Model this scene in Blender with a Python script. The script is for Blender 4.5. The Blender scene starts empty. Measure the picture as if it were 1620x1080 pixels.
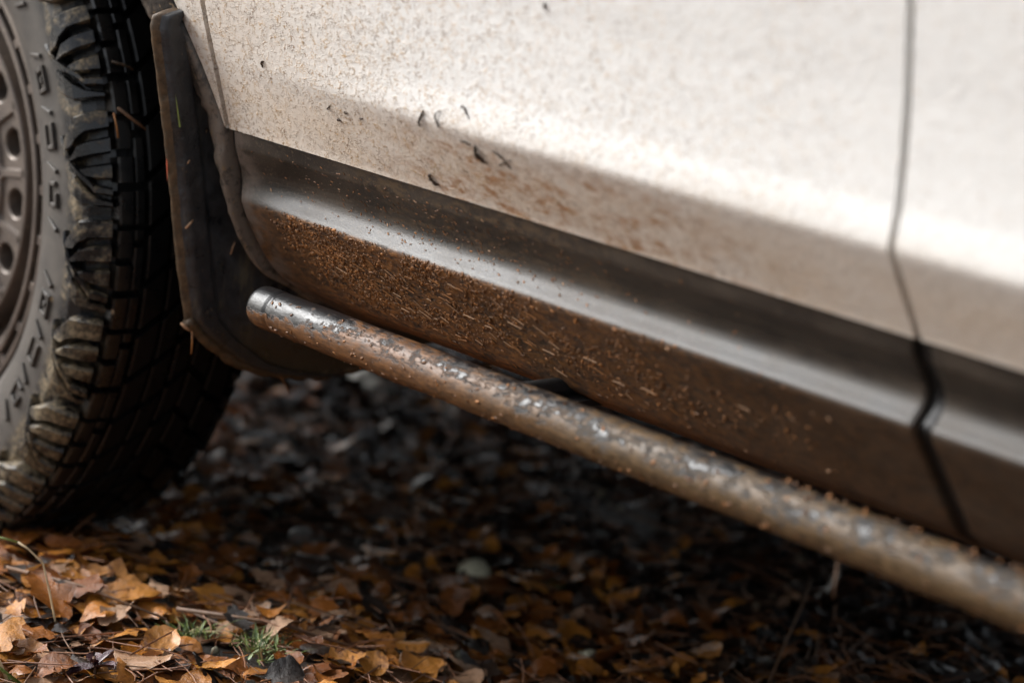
import bpy, math, random
import numpy as np
from mathutils import Vector, Matrix, noise as mnoise

sc = bpy.context.scene
COL = sc.collection
R = math.radians
rng = np.random.default_rng(7)
random.seed(7)

# ------------------------------------------------------------------ camera
CAM_LOC = np.array([1.7223, -1.2943, 0.895])
RIGHT = np.array([0.66247991, 0.74283611, 0.09651363])
DOWN = np.array([0.2393835, -0.08785745, -0.96694189])
FWD = np.array([-0.70979991, 0.66368335, -0.2360265])
cam_d = bpy.data.cameras.new('camera')
cam = bpy.data.objects.new('camera', cam_d)
COL.objects.link(cam)
M = Matrix.Identity(4)
for i in range(3):
    M[i][0], M[i][1], M[i][2], M[i][3] = RIGHT[i], -DOWN[i], -FWD[i], CAM_LOC[i]
cam.matrix_world = M
cam_d.lens = 85
cam_d.sensor_width = 36
cam_d.clip_start = 0.05
cam_d.clip_end = 1000
cam_d.dof.use_dof = True
cam_d.dof.focus_distance = 2.12
cam_d.dof.aperture_fstop = 3.0
sc.camera = cam

# ------------------------------------------------------------------ sky, sun, exposure
world = bpy.data.worlds.new('World')
sc.world = world
world.use_nodes = True
wn = world.node_tree
wn.nodes.clear()
SUN_ELEV, SUN_AZ = R(36), R(242)        # azimuth from +Y towards +X: the bright part of the sky lies ahead of the car, to the camera side
sky = wn.nodes.new('ShaderNodeTexSky')
sky.sky_type = 'NISHITA'
sky.sun_disc = False
sky.sun_elevation = SUN_ELEV
sky.sun_rotation = SUN_AZ
sky.air_density = 1.0
sky.dust_density = 4.0
sky.ozone_density = 1.0
hsv = wn.nodes.new('ShaderNodeHueSaturation')     # overcast: the blue is mostly lost
hsv.inputs['Saturation'].default_value = 0.35
bg = wn.nodes.new('ShaderNodeBackground')
bg.inputs['Strength'].default_value = 0.09
wo = wn.nodes.new('ShaderNodeOutputWorld')
wn.links.new(sky.outputs[0], hsv.inputs['Color'])
wn.links.new(hsv.outputs[0], bg.inputs['Color'])
wn.links.new(bg.outputs[0], wo.inputs['Surface'])
sun_d = bpy.data.lights.new('sun', 'SUN')
sun_d.energy = 1.3
sun_d.angle = R(27)
sun_d.color = (0.965, 0.985, 1.0)
sun = bpy.data.objects.new('sun', sun_d)
COL.objects.link(sun)
sdir = Vector((math.sin(SUN_AZ) * math.cos(SUN_ELEV), math.cos(SUN_AZ) * math.cos(SUN_ELEV), math.sin(SUN_ELEV)))
sun.rotation_euler = sdir.to_track_quat('Z', 'Y').to_euler()
sun.location = (0, -4, 6)
sc.view_settings.view_transform = 'Standard'
sc.view_settings.look = 'None'
sc.view_settings.exposure = 1.36
sc.view_settings.gamma = 1.0
sc.view_settings.use_curve_mapping = False
sc.cycles.use_denoising = True
sc.cycles.max_bounces = 8

# ------------------------------------------------------------------ helpers
def sst(a, b, x):
    t = np.clip((np.asarray(x, float) - a) / (b - a), 0, 1)
    return t * t * (3 - 2 * t)

def project(p):
    d = np.asarray(p, float) - CAM_LOC
    z = d @ FWD
    return 810 + 3825 * (d @ RIGHT) / z, 540 + 3825 * (d @ DOWN) / z, z

class MB:
    """collects vertices and faces and links them as ONE mesh object"""
    def __init__(s):
        s.v, s.f, s.m = [], [], []
    def add(s, verts, faces, mi=0):
        o = len(s.v)
        s.v.extend([tuple(map(float, p)) for p in verts])
        for f in faces:
            s.f.append(tuple(int(i) + o for i in f)); s.m.append(mi)
    def grid(s, P, mi=0, flip=False, wrap_u=False, wrap_v=False):
        P = np.asarray(P, float)
        nu, nv = P.shape[:2]
        fs = []
        for i in range(nu if wrap_u else nu - 1):
            for j in range(nv if wrap_v else nv - 1):
                a, b = i * nv + j, i * nv + (j + 1) % nv
                c, d = ((i + 1) % nu) * nv + (j + 1) % nv, ((i + 1) % nu) * nv + j
                fs.append((a, d, c, b) if flip else (a, b, c, d))
        s.add(P.reshape(-1, 3), fs, mi)
    def box(s, lo, hi, mi=0):
        x0, y0, z0 = lo; x1, y1, z1 = hi
        s.add([(x0,y0,z0),(x1,y0,z0),(x1,y1,z0),(x0,y1,z0),(x0,y0,z1),(x1,y0,z1),(x1,y1,z1),(x0,y1,z1)],
              [(0,3,2,1),(4,5,6,7),(0,1,5,4),(1,2,6,5),(2,3,7,6),(3,0,4,7)], mi)
    def tube(s, pts, rads, seg=8, mi=0, cap=True):
        pts = [Vector(p) for p in pts]
        n = len(pts)
        rings = []
        up = None
        for i in range(n):
            t = (pts[min(i + 1, n - 1)] - pts[max(i - 1, 0)]).normalized()
            if up is None:
                up = Vector((0, 0, 1)) if abs(t.z) < .9 else Vector((1, 0, 0))
            u = (up - t * up.dot(t)).normalized(); w = t.cross(u); up = u
            r = rads[i] if hasattr(rads, '__len__') else rads
            rings.append([pts[i] + (u * math.cos(2*math.pi*k/seg) + w * math.sin(2*math.pi*k/seg)) * r for k in range(seg)])
        s.grid([[tuple(q) for q in ring] for ring in rings], mi, wrap_v=True)
        if cap:
            o = len(s.v) - n * seg
            s.f.append(tuple(o + k for k in range(seg))[::-1]); s.m.append(mi)
            s.f.append(tuple(o + (n - 1) * seg + k for k in range(seg))); s.m.append(mi)
    def mesh(s, name, mats, smooth=True, angle=None):
        me = bpy.data.meshes.new(name)
        me.from_pydata(s.v, [], s.f)
        for m in (mats if isinstance(mats, (list, tuple)) else [mats]):
            me.materials.append(m)
        if any(s.m):
            me.polygons.foreach_set('material_index', s.m)
        me.polygons.foreach_set('use_smooth', [smooth] * len(me.polygons))
        if smooth and angle:
            me.set_sharp_from_angle(angle=R(angle))
        me.update()
        return me
    def build(s, name, mats, parent=None, smooth=True, angle=None):
        return link(name, s.mesh(name, mats, smooth, angle), parent)

def link(name, me, parent=None):
    o = bpy.data.objects.new(name, me)
    COL.objects.link(o)
    if parent is not None:
        o.parent = parent
        o.matrix_parent_inverse = chain(parent).inverted()
    return o

def chain(o):                        # world matrix without waiting for a depsgraph update
    m = Matrix.LocRotScale(o.location, o.rotation_euler, o.scale)
    return chain(o.parent) @ o.matrix_parent_inverse @ m if o.parent else m

def tag(o, label, cat, group=None):
    o['label'] = label; o['category'] = cat
    if group: o['group'] = group
    return o

# ------------------------------------------------------------------ material helpers
class NT:
    def __init__(s, name):
        s.mat = bpy.data.materials.new(name)
        s.mat.use_nodes = True
        s.t = s.mat.node_tree
        s.b = s.t.nodes['Principled BSDF']
        s.tc = s.t.nodes.new('ShaderNodeTexCoord')
    def n(s, kind, **kw):
        x = s.t.nodes.new('ShaderNode' + kind)
        for k, v in kw.items(): setattr(x, k, v)
        return x
    def l(s, a, b): s.t.links.new(a, b)
    def val(s, sock, v):
        if isinstance(v, bpy.types.NodeSocket): s.l(v, sock)
        else: sock.default_value = v
    def mapping(s, scale=(1, 1, 1), loc=(0, 0, 0), rot=(0, 0, 0), src=None):
        m = s.n('Mapping')
        m.inputs['Scale'].default_value = scale; m.inputs['Location'].default_value = loc; m.inputs['Rotation'].default_value = rot
        s.l(src or s.tc.outputs['Object'], m.inputs['Vector'])
        return m.outputs[0]
    def noise(s, scale, detail=4, rough=.55, vec=None, dist=0.0):
        x = s.n('TexNoise')
        x.inputs['Scale'].default_value = scale; x.inputs['Detail'].default_value = detail
        x.inputs['Roughness'].default_value = rough; x.inputs['Distortion'].default_value = dist
        s.l(vec or s.tc.outputs['Object'], x.inputs['Vector'])
        return x.outputs[0]
    def vor(s, scale, vec=None, feature='F1', out=0, rnd=1.0):
        x = s.n('TexVoronoi', feature=feature)
        x.inputs['Scale'].default_value = scale; x.inputs['Randomness'].default_value = rnd
        s.l(vec or s.tc.outputs['Object'], x.inputs['Vector'])
        return x.outputs[out]
    def math(s, op, a, b=0.5, c=None):
        x = s.n('Math', operation=op)
        s.val(x.inputs[0], a); s.val(x.inputs[1], b)
        if c is not None: s.val(x.inputs[2], c)
        return x.outputs[0]
    def ramp(s, x, a, b, to0=0.0, to1=1.0):          # smooth step
        m = s.n('MapRange', interpolation_type='SMOOTHSTEP')
        s.val(m.inputs['Value'], x); m.inputs['From Min'].default_value = a; m.inputs['From Max'].default_value = b
        m.inputs['To Min'].default_value = to0; m.inputs['To Max'].default_value = to1
        return m.outputs[0]
    def mix(s, f, a, b):
        m = s.n('Mix', data_type='RGBA')
        s.val(m.inputs['Factor'], f)
        for sock, v in ((m.inputs[6], a), (m.inputs[7], b)):
            if isinstance(v, bpy.types.NodeSocket): s.l(v, sock)
            else: sock.default_value = (*v, 1)
        return m.outputs[2]
    def cramp(s, x, stops):
        c = s.n('ValToRGB')
        e = c.color_ramp.elements
        while len(e) < len(stops): e.new(0.5)
        for k, (p, col) in enumerate(stops):
            e[k].position = p; e[k].color = (*col, 1)
        s.val(c.inputs[0], x)
        return c.outputs[0]
    def xyz(s):
        x = s.n('SeparateXYZ'); s.l(s.tc.outputs['Object'], x.inputs[0]); return x.outputs
    def bump(s, h, strength=.3, dist=.001, prev=None):
        b = s.n('Bump'); b.inputs['Strength'].default_value = strength; b.inputs['Distance'].default_value = dist
        s.l(h, b.inputs['Height'])
        if prev is not None: s.l(prev, b.inputs['Normal'])
        return b.outputs[0]
    def out(s, color=None, rough=None, normal=None, **kw):
        if color is not None:
            if isinstance(color, bpy.types.NodeSocket): s.l(color, s.b.inputs['Base Color'])
            else: s.b.inputs['Base Color'].default_value = (*color, 1)
        if rough is not None: s.val(s.b.inputs['Roughness'], rough)
        if normal is not None: s.l(normal, s.b.inputs['Normal'])
        for k, v in kw.items(): s.val(s.b.inputs[k.replace('_', ' ')], v)
        return s.mat

# ------------------------------------------------------------------ materials
def mat_paint():
    n = NT('muddy_white_paint')
    X, Y, Z = n.xyz()
    # little curled mud cracks left by dried drops
    wob = n.noise(160, 3, .6)
    base = n.mapping(scale=(.75, 1, 1.05))
    add = n.n('VectorMath', operation='MULTIPLY_ADD')
    w3 = n.n('TexNoise'); w3.inputs['Scale'].default_value = 140; w3.inputs['Detail'].default_value = 2
    n.l(n.tc.outputs['Object'], w3.inputs['Vector'])
    n.l(w3.outputs[1], add.inputs[0]); add.inputs[1].default_value = (.009, .009, .009); n.l(base, add.inputs[2])
    edge = n.vor(240, add.outputs[0], 'DISTANCE_TO_EDGE')
    line = n.ramp(edge, .085, .02)
    keep = n.ramp(n.noise(120, 3, .6), .46, .56)
    edge2 = n.vor(430, add.outputs[0], 'DISTANCE_TO_EDGE')
    line2 = n.ramp(edge2, .12, .03)
    keep2 = n.ramp(n.noise(210, 2, .6, n.mapping(loc=(3, 1, 2))), .49, .58)
    left = n.ramp(X, .62, .05)
    patch = n.ramp(n.noise(9, 3, .6), .25, .6)
    spk = n.math('MAXIMUM', n.math('MULTIPLY', line, keep), n.math('MULTIPLY', n.math('MULTIPLY', line2, keep2), .8))
    amt = n.math('MULTIPLY', n.math('MULTIPLY', n.ramp(X, .95, .10, .22, 1.0), n.math('ADD', n.math('MULTIPLY', patch, .75), .25)), .95)
    spk = n.math('MULTIPLY', spk, amt)
    # brown film under the crease and along the wheel arch
    film_n = n.noise(22, 6, .65, n.mapping(scale=(.6, 1, 1)))
    low = n.ramp(n.math('ADD', Z, n.math('MULTIPLY', n.math('SUBTRACT', film_n, .5), .05)), .625, .57)
    front = n.ramp(n.math('ADD', X, n.math('MULTIPLY', n.math('SUBTRACT', film_n, .5), .3)), .32, -.08)
    film = n.math('MAXIMUM', n.math('MULTIPLY', low, .60), n.math('MULTIPLY', front, .45))
    film = n.math('MULTIPLY', film, n.ramp(film_n, .2, .75, .55, 1.0))
    # rusty smears above the moulding
    sm = n.noise(40, 5, .65, n.mapping(scale=(.45, 1, 1.1), rot=(0, R(-18), 0)))
    zone = n.math('MULTIPLY', n.math('MULTIPLY', n.ramp(Z, .605, .575), n.ramp(X, .10, .30)), n.ramp(X, .70, .42))
    fleck = n.ramp(n.noise(130, 5, .7, n.mapping(scale=(.5, 1, 1.1), rot=(0, R(-18), 0))), .44, .58)
    smear = n.math('MULTIPLY', n.math('MULTIPLY', n.ramp(sm, .38, .60), n.math('ADD', n.math('MULTIPLY', fleck, .8), .2)), zone)
    c = n.mix(film, (.79, .775, .745), (.62, .46, .30))
    c = n.mix(n.math('MULTIPLY', smear, .95), c, (.34, .145, .038))
    dots = n.ramp(n.vor(45, n.mapping(loc=(1, 4, 2))), .10, .06)
    c = n.mix(n.math('MULTIPLY', dots, .35), c, (.42, .27, .12))
    c = n.mix(n.math('MULTIPLY', spk, .92), c, n.mix(n.ramp(n.noise(90), .35, .65), (.17, .085, .026), (.52, .31, .11)))
    h = n.math('ADD', n.math('MULTIPLY', spk, .9), n.math('MULTIPLY', n.noise(140, 4, .6), .9))
    rough = n.math('ADD', n.math('MULTIPLY', film, .25), .42)
    return n.out(c, rough, n.bump(h, .48, .0021), Coat_Weight=.35, Coat_Roughness=.18)

def mat_clean_paint():
    n = NT('white_paint')
    return n.out((.76, .745, .72), .3, None, Coat_Weight=.3, Coat_Roughness=.1)

def mat_cladding():
    n = NT('muddy_black_plastic')
    X, Y, Z = n.xyz()
    fine = n.noise(900, 3, .7)
    dust = n.noise(30, 6, .65, n.mapping(scale=(.5, 1, 1)))
    speck = n.ramp(n.noise(420, 3, .7), .56, .70)
    c = n.mix(n.ramp(dust, .3, .75), (.017, .0145, .0125), (.062, .049, .037))
    c = n.mix(n.math('MULTIPLY', speck, n.ramp(X, 1.0, -.05, .25, .8)), c, (.16, .12, .08))
    # packed orange mud on the tucked-under face
    mud_n = n.noise(26, 7, .7)
    ridge = n.ramp(Z, .4725, .466)
    along = n.ramp(X, 1.05, .12, .30, 1.0)
    clump = n.noise(170, 6, .75, n.mapping(scale=(.55, 1, 1), rot=(0, R(20), 0)))
    core = n.math('MULTIPLY', n.ramp(X, -.035, .05), n.ramp(X, .65, .1))
    m1 = n.math('MULTIPLY', n.math('MULTIPLY', ridge, along), n.ramp(mud_n, .22, .5))
    m2 = n.math('MULTIPLY', n.math('MULTIPLY', ridge, core), n.ramp(n.math('ADD', clump, n.math('MULTIPLY', mud_n, .45)), .58, .76))
    # thrown mud on the upper face
    up = n.math('MULTIPLY', n.math('MULTIPLY', n.ramp(Z, .487, .50), n.ramp(X, .04, .18)), n.ramp(X, .55, .25))
    m3 = n.math('MULTIPLY', up, n.ramp(n.math('ADD', n.math('MULTIPLY', clump, .7), n.math('MULTIPLY', mud_n, .3)), .47, .57))
    c = n.mix(n.math('MULTIPLY', m1, .88), c, n.mix(n.ramp(clump, .3, .7), (.030, .015, .006), (.16, .070, .020)))
    c = n.mix(m2, c, n.mix(n.ramp(clump, .45, .75), (.17, .068, .016), (.42, .185, .050)))
    c = n.mix(n.math('MULTIPLY', m3, .6), c, (.13, .085, .045))
    grey = n.math('MULTIPLY', n.ramp(X, -.028, -.058), n.ramp(n.noise(60, 5), .35, .6))
    c = n.mix(n.math('MULTIPLY', grey, .8), c, (.145, .115, .095))
    rough = n.math('ADD', n.math('MULTIPLY', n.math('MAXIMUM', m1, m2), .3), n.ramp(dust, .3, .8, .34, .48))
    h = n.math('ADD', n.math('MULTIPLY', fine, .25), n.math('ADD', n.math('MULTIPLY', n.math('MULTIPLY', m2, clump), 1.6), n.math('MULTIPLY', n.math('MULTIPLY', m1, clump), .8)))
    return n.out(c, rough, n.bump(h, .55, .0022))

def mat_tube():
    n = NT('muddy_black_tube')
    X, Y, Z = n.xyz()
    big = n.noise(34, 6, .65, n.mapping(scale=(.55, 1, 1)))
    fine = n.noise(210, 6, .72, n.mapping(scale=(.4, 1, 1.3)))
    rip = n.noise(150, 4, .6, n.mapping(scale=(1.0, .45, .45), rot=(0, R(38), 0)), .6)
    low = n.ramp(Z, .400, .374)                       # mud lies thickest under the bar
    t = n.math('ADD', n.math('ADD', n.math('MULTIPLY', big, .55), n.math('MULTIPLY', fine, .45)), n.math('MULTIPLY', low, .16))
    t = n.math('ADD', t, n.math('MULTIPLY', n.math('SUBTRACT', rip, .5), .25))
    t = n.math('SUBTRACT', t, n.math('MULTIPLY', n.ramp(X, .16, .03), n.ramp(Z, .380, .394, 0, .14)))
    m = n.math('MULTIPLY', n.ramp(t, .455, .555), n.ramp(X, .0, .02, .6, 1.0))
    col = n.mix(n.ramp(fine, .3, .72), (.034, .014, .005), (.19, .080, .023))
    far = n.mix(n.ramp(fine, .3, .72), (.030, .018, .008), (.135, .080, .033))
    col = n.mix(n.ramp(X, .18, .5), col, far)
    bits = n.ramp(n.vor(420), .18, .08)
    col = n.mix(n.math('MULTIPLY', bits, n.ramp(n.noise(60), .5, .65)), col, (.50, .33, .20))
    c = n.mix(m, (.009, .0092, .010), col)
    rough = n.math('ADD', n.ramp(fine, .3, .7, .28, .38), n.math('MULTIPLY', m, .13))
    h = n.math('ADD', n.math('MULTIPLY', m, .6), n.math('MULTIPLY', n.math('ADD', fine, n.math('MULTIPLY', rip, .8)), .55))
    return n.out(c, rough, n.bump(h, .65, .0012), Specular_IOR_Level=.5)

def mat_rubber():
    n = NT('muddy_tyre_rubber')
    X, Y, Z = n.xyz()
    a = n.noise(38, 7, .7)
    f = n.noise(240, 4, .65)
    out_side = n.ramp(Y, -.012, -.045)
    dx = X; dz = Z
    rr = n.math('SQRT', n.math('ADD', n.math('MULTIPLY', dx, dx), n.math('MULTIPLY', dz, dz)))
    lug = n.ramp(rr, .336, .352)
    m = n.math('MULTIPLY', n.math('MULTIPLY', n.ramp(n.math('ADD', a, n.ramp(Z, .05, -.2, 0, .07)), .47, .63), lug), n.ramp(n.math('ADD', Y, n.math('MULTIPLY', a, .03)), -.012, -.036))
    side = n.math('MULTIPLY', n.ramp(rr, .352, .332), n.ramp(Y, -.0, -.02))
    c = n.mix(n.ramp(a, .2, .8), (.003, .003, .0034), (.0075, .0072, .007))
    c = n.mix(n.math('MULTIPLY', side, .9), c, n.mix(n.ramp(a, .3, .7), (.042, .036, .031), (.078, .066, .054)))
    c = n.mix(n.math('MULTIPLY', m, .85), c, n.mix(n.ramp(f, .35, .65), (.045, .034, .019), (.25, .19, .11)))
    drop = n.math('MULTIPLY', n.ramp(n.vor(36), .14, .10), n.math('MULTIPLY', out_side, n.ramp(n.noise(14), .52, .6)))
    c = n.mix(drop, c, (.40, .31, .20))
    inner = n.ramp(Y, -.035, .02)
    rough = n.math('ADD', n.ramp(a, .3, .7, .24, .38), n.math('MULTIPLY', n.math('MAXIMUM', m, side), .25))
    return n.out(c, rough, n.bump(n.math('ADD', n.math('MULTIPLY', f, .5), n.math('MULTIPLY', m, .8)), .3, .0016), Specular_IOR_Level=n.ramp(Y, -.02, .01, .55, .22))

def mat_rim():
    n = NT('dusty_bronze_alloy')
    a = n.noise(20, 6, .6)
    c = n.mix(n.ramp(a, .3, .7), (.098, .080, .068), (.155, .126, .106))
    c = n.mix(n.ramp(n.noise(300, 3), .62, .72), c, (.30, .24, .18))
    return n.out(c, .40, n.bump(n.noise(500), .15, .0006), Metallic=.45)

def mat_trim():
    n = NT('dusty_arch_plastic')
    a = n.noise(45, 7, .7, n.mapping(scale=(1, 1, .5), rot=(0, R(25), 0)))
    X, Y, Z = n.xyz()
    c = n.mix(n.ramp(n.math('ADD', a, n.ramp(Z, .62, .50, -.06, .16)), .36, .58), (.020, .016, .013), (.165, .132, .105))
    c = n.mix(n.math('MULTIPLY', n.ramp(n.noise(75, 7, .75, n.mapping(loc=(4, 2, 1))), .50, .62), .8), c, (.03, .024, .019))
    c = n.mix(n.ramp(n.noise(160, 4), .60, .70), c, (.20, .14, .08))
    return n.out(c, .45, n.bump(n.noise(120, 6, .7), .45, .0025))

def mat_flap():
    n = NT('muddy_flap_rubber')
    X, Y, Z = n.xyz()
    a = n.noise(40, 7, .7)
    s = n.noise(60, 6, .7, n.mapping(scale=(1, 1, .25)))
    c = n.mix(n.ramp(a, .3, .7), (.016, .017, .019), (.062, .064, .068))
    c = n.mix(n.math('MULTIPLY', n.ramp(s, .50, .68), n.ramp(Z, .50, .36, .15, .8)), c, (.15, .13, .085))
    c = n.mix(n.math('MULTIPLY', n.ramp(n.math('ADD', Z, n.math('MULTIPLY', n.math('SUBTRACT', a, .5), .06)), .36, .30), .9), c, (.072, .043, .018))
    spk = n.ramp(n.vor(150, n.mapping(scale=(1, 1, .55))), .16, .08)
    c = n.mix(n.math('MULTIPLY', spk, n.ramp(n.noise(25), .55, .65)), c, (.30, .20, .11))
    ribm = n.math('MULTIPLY', n.ramp(X, -.1082, -.1062), .65)
    c = n.mix(ribm, c, (.026, .026, .027))
    return n.out(c, n.ramp(a, .3, .7, .24, .48), n.bump(n.math('ADD', a, n.math('MULTIPLY', n.noise(260, 4), .4)), .5, .003))

def mat_flap_mud():
    n = NT('caked_brown_mud')
    a = n.noise(90, 7, .7)
    c = n.mix(n.ramp(a, .3, .7), (.04, .024, .011), (.12, .072, .035))
    return n.out(c, .48, n.bump(a, .6, .003))

def simple(name, col, rough=.5, bumps=0, **kw):
    n = NT(name)
    a = n.noise(60, 5, .6)
    c = n.mix(n.ramp(a, .3, .7), tuple(x * .75 for x in col), tuple(min(1, x * 1.25) for x in col))
    return n.out(c, rough, n.bump(n.noise(200, 5), .4, .002) if bumps else None, **kw)

def mat_soil():
    n = NT('wet_forest_soil')
    a = n.noise(14, 8, .7); f = n.noise(160, 5, .7)
    c = n.mix(n.ramp(a, .35, .65), (.010, .0075, .005), (.042, .030, .019))
    c = n.mix(n.math('MULTIPLY', n.ramp(f, .55, .7), n.ramp(n.noise(5), .45, .6)), c, (.11, .085, .055))
    return n.out(c, n.ramp(f, .3, .7, .32, .75), n.bump(n.math('ADD', a, f), .7, .01))

def mat_leaf(name, c0, c1, spot, rough=.33):
    n = NT(name)
    gi = n.n('NewGeometry'); oi = n.n('ObjectInfo')
    r = n.math('FRACT', n.math('ADD', gi.outputs['Random Per Island'], oi.outputs['Random']))
    r2 = n.math('FRACT', n.math('MULTIPLY', r, 17.31))
    a = n.noise(55, 6, .65)
    c = n.mix(n.math('ADD', n.math('MULTIPLY', r, .65), n.math('MULTIPLY', n.math('SUBTRACT', a, .3), .5)), c0, c1)
    c = n.mix(n.math('MULTIPLY', n.ramp(n.noise(110, 4, .6), .56, .68), n.ramp(r2, .2, .9)), c, spot)
    # veins and blotches
    c = n.mix(n.math('MULTIPLY', n.ramp(n.noise(30, 6, .75), .48, .68), .7), c, spot)
    c = n.mix(n.math('MULTIPLY', n.ramp(n.noise(420, 3, .7), .5, .7), .45), c, spot)
    return n.out(c, n.math('ADD', n.math('MULTIPLY', r2, .3), rough - .1), n.bump(n.noise(130, 6, .7), .8, .0035), Coat_Weight=.3, Coat_Roughness=.22)

PAINT = mat_paint(); WHITE = mat_clean_paint(); CLAD = mat_cladding(); TUBE = mat_tube(); RUBBER = mat_rubber()
RIM = mat_rim(); TRIM = mat_trim(); FLAP = mat_flap(); FMUD = mat_flap_mud(); SOIL = mat_soil()
SEAL = simple('black_rubber_seal', (.008, .008, .0085), .5)
DARK = simple('black_underbody', (.012, .0115, .011), .65, 1)
GLASS = simple('dark_window_glass', (.01, .012, .013), .05)
STEEL = simple('dull_steel', (.10, .095, .09), .45, 0, Metallic=.8)
STRAW = [simple('straw_orange', (.32, .13, .034), .55), simple('straw_brown', (.15, .062, .018), .5), simple('straw_pale', (.46, .27, .15), .5)]
CRUMB = simple('dried_plant_bit', (.055, .032, .016), .6, 1)
L_OCHRE = mat_leaf('ochre_leaf', (.36, .125, .016), (.60, .26, .045), (.15, .048, .008))
L_RUST = mat_leaf('rust_leaf', (.15, .044, .008), (.40, .135, .022), (.05, .016, .005))
L_BROWN = mat_leaf('dark_brown_leaf', (.010, .006, .004), (.050, .022, .009), (.005, .004, .003), .40)
L_TAN = mat_leaf('tan_leaf', (.36, .20, .11), (.52, .33, .21), (.17, .085, .04))
L_GREY = mat_leaf('wet_grey_leaf', (.022, .018, .018), (.08, .066, .062), (.015, .012, .012), .30)
LEAF_M = [L_OCHRE, L_RUST, L_BROWN, L_TAN, L_GREY]
NEEDLE = mat_leaf('pine_needle', (.16, .055, .018), (.36, .16, .07), (.08, .03, .01), .45)
GREEN = mat_leaf('green_blade', (.07, .12, .018), (.22, .27, .05), (.14, .13, .03), .4)
MOSS = mat_leaf('moss_green', (.03, .07, .012), (.10, .16, .03), (.02, .03, .008), .6)
LICHEN = simple('pale_lichen', (.50, .47, .33), .75, 1)
PALE = simple('pale_glint_stone', (.42, .41, .38), .4, 1)
STONE = simple('wet_grey_stone', (.17, .16, .145), .35, 1)
PURPLE = mat_leaf('purple_seedling_leaf', (.05, .018, .022), (.13, .06, .075), (.03, .012, .014), .28)
STALK = simple('pale_dry_stem', (.50, .38, .22), .5)
TWIG = simple('brown_twig', (.16, .085, .045), .6, 1)

# ------------------------------------------------------------------ ground
def ground_h(x, y):
    x = np.asarray(x, float); y = np.asarray(y, float)
    h = .055 * sst(.30, -.12, y) * sst(-.70, -.30, x)
    h = h + .010 * np.sin(x * 7.3 + 1.2) * np.cos(y * 6.1) + .006 * np.sin(x * 17 + y * 13)
    h = h * sst(60, 10, np.hypot(x, y))
    return h
def spaced(lo, hi, core0, core1, n):
    a = np.linspace(core0, core1, n)
    out_l = core0 - np.geomspace(.08, core0 - lo, 22)[::-1]
    out_r = core1 + np.geomspace(.08, hi - core1, 22)
    return np.concatenate([out_l, a, out_r])
gx = spaced(-300, 300, -2.2, 1.6, 96); gy = spaced(-300, 300, -1.0, 2.6, 92)
GX, GY = np.meshgrid(gx, gy, indexing='ij')
mb = MB(); mb.grid(np.stack([GX, GY, ground_h(GX, GY) - .004], -1), flip=True)
g = mb.build('ground', SOIL); g['kind'] = 'structure'

# ------------------------------------------------------------------ car body
car = bpy.data.objects.new('car', None); COL.objects.link(car)
car.location = (.4, .85, 0)
tag(car, 'white car splashed with mud, black lower cladding, round side bar and chunky front tyre', 'car')

ZW = np.array([.5355, .592, .600, .612, .63, .66, .70, .74, .80, .90, 1.02])
YW_R = np.array([.000, -.0375, -.043, -.0425, -.041, -.0425, -.0465, -.053, -.063, -.076, -.086])
YW_F = np.array([.000, -.0180, -.021, -.0250, -.031, -.0400, -.0480, -.054, -.063, -.076, -.086])
ZC = np.array([.345, .362, .380, .386, .465, .4695, .4725, .476, .480, .484, .489, .494, .500, .508, .520, .5345])
YC = np.array([.175, .128, .0885, .0825, .0182, .0160, .0172, .0204, .0237, .0259, .0270, .0264, .0240, .0180, .0075, .0022])
def smooth_interp(z, zs, ys, w):
    z = np.asarray(z, float)
    o = 0
    for k, g_ in zip((-1.5, -1, -.5, 0, .5, 1, 1.5), (.06, .12, .2, .24, .2, .12, .06)):
        o = o + g_ * np.interp(z + k * w, zs, ys)
    return o
def y_white(x, z):
    s = sst(-.10, .42, x)
    f = smooth_interp(z, ZW, YW_F, .006); r = smooth_interp(z, ZW, YW_R, .0035)
    return f * (1 - s) + r * s
ZT = np.array([.345, .372, .381, .391, .407, .432, .453, .481, .505, .517, .534])
YT = np.array([.150, .105, .088, .066, .048, .031, .021, .0115, .0055, .0035, .0022])
def y_clad(x, z):
    s = .25 + .75 * sst(-.085, .03, x)              # the moulding flattens out towards the wheel arch
    return smooth_interp(z, ZC, YC, .0014) * s + smooth_interp(z, ZT, YT, .004) * (1 - s)
def y_body(x, z):
    return np.where(np.asarray(z) > .534, y_white(x, z), y_clad(x, z))

def panel(x0, x1, zs, yf, mat, name, parent, hem=.0025, depth=.016, top_hem=True, bottom_hem=True):
    n = max(6, int((x1 - x0) / .018))
    xs = np.linspace(x0 + hem, x1 - hem, n)
    k_ = np.array([.0006, .0015, .004])
    xs = np.concatenate([[x0 + .0003, x0 + .0003, x0 + hem * .3], xs[:1], xs[0] + k_, xs[1:-1], (xs[-1] - k_)[::-1], xs[-1:], [x1 - hem * .3, x1 - .0003, x1 - .0003]])
    inx = np.zeros(len(xs)); inx[0] = inx[-1] = depth; inx[1] = inx[-2] = hem; inx[2] = inx[-3] = hem * .3
    rows = []
    zz = np.asarray(zs, float)
    for x, d in zip(xs, inx):
        y = yf(x, zz) + d
        col = [(x, yy, z) for yy, z in zip(y, zz)]
        if bottom_hem: col = [(x, y[0] + depth + .006, zz[0] + .001), (x, y[0] + .002, zz[0] - .0006)] + col
        rows.append(col)
    m = MB(); m.grid(rows)
    return m.build(name, mat, parent, True, 40)

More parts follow.
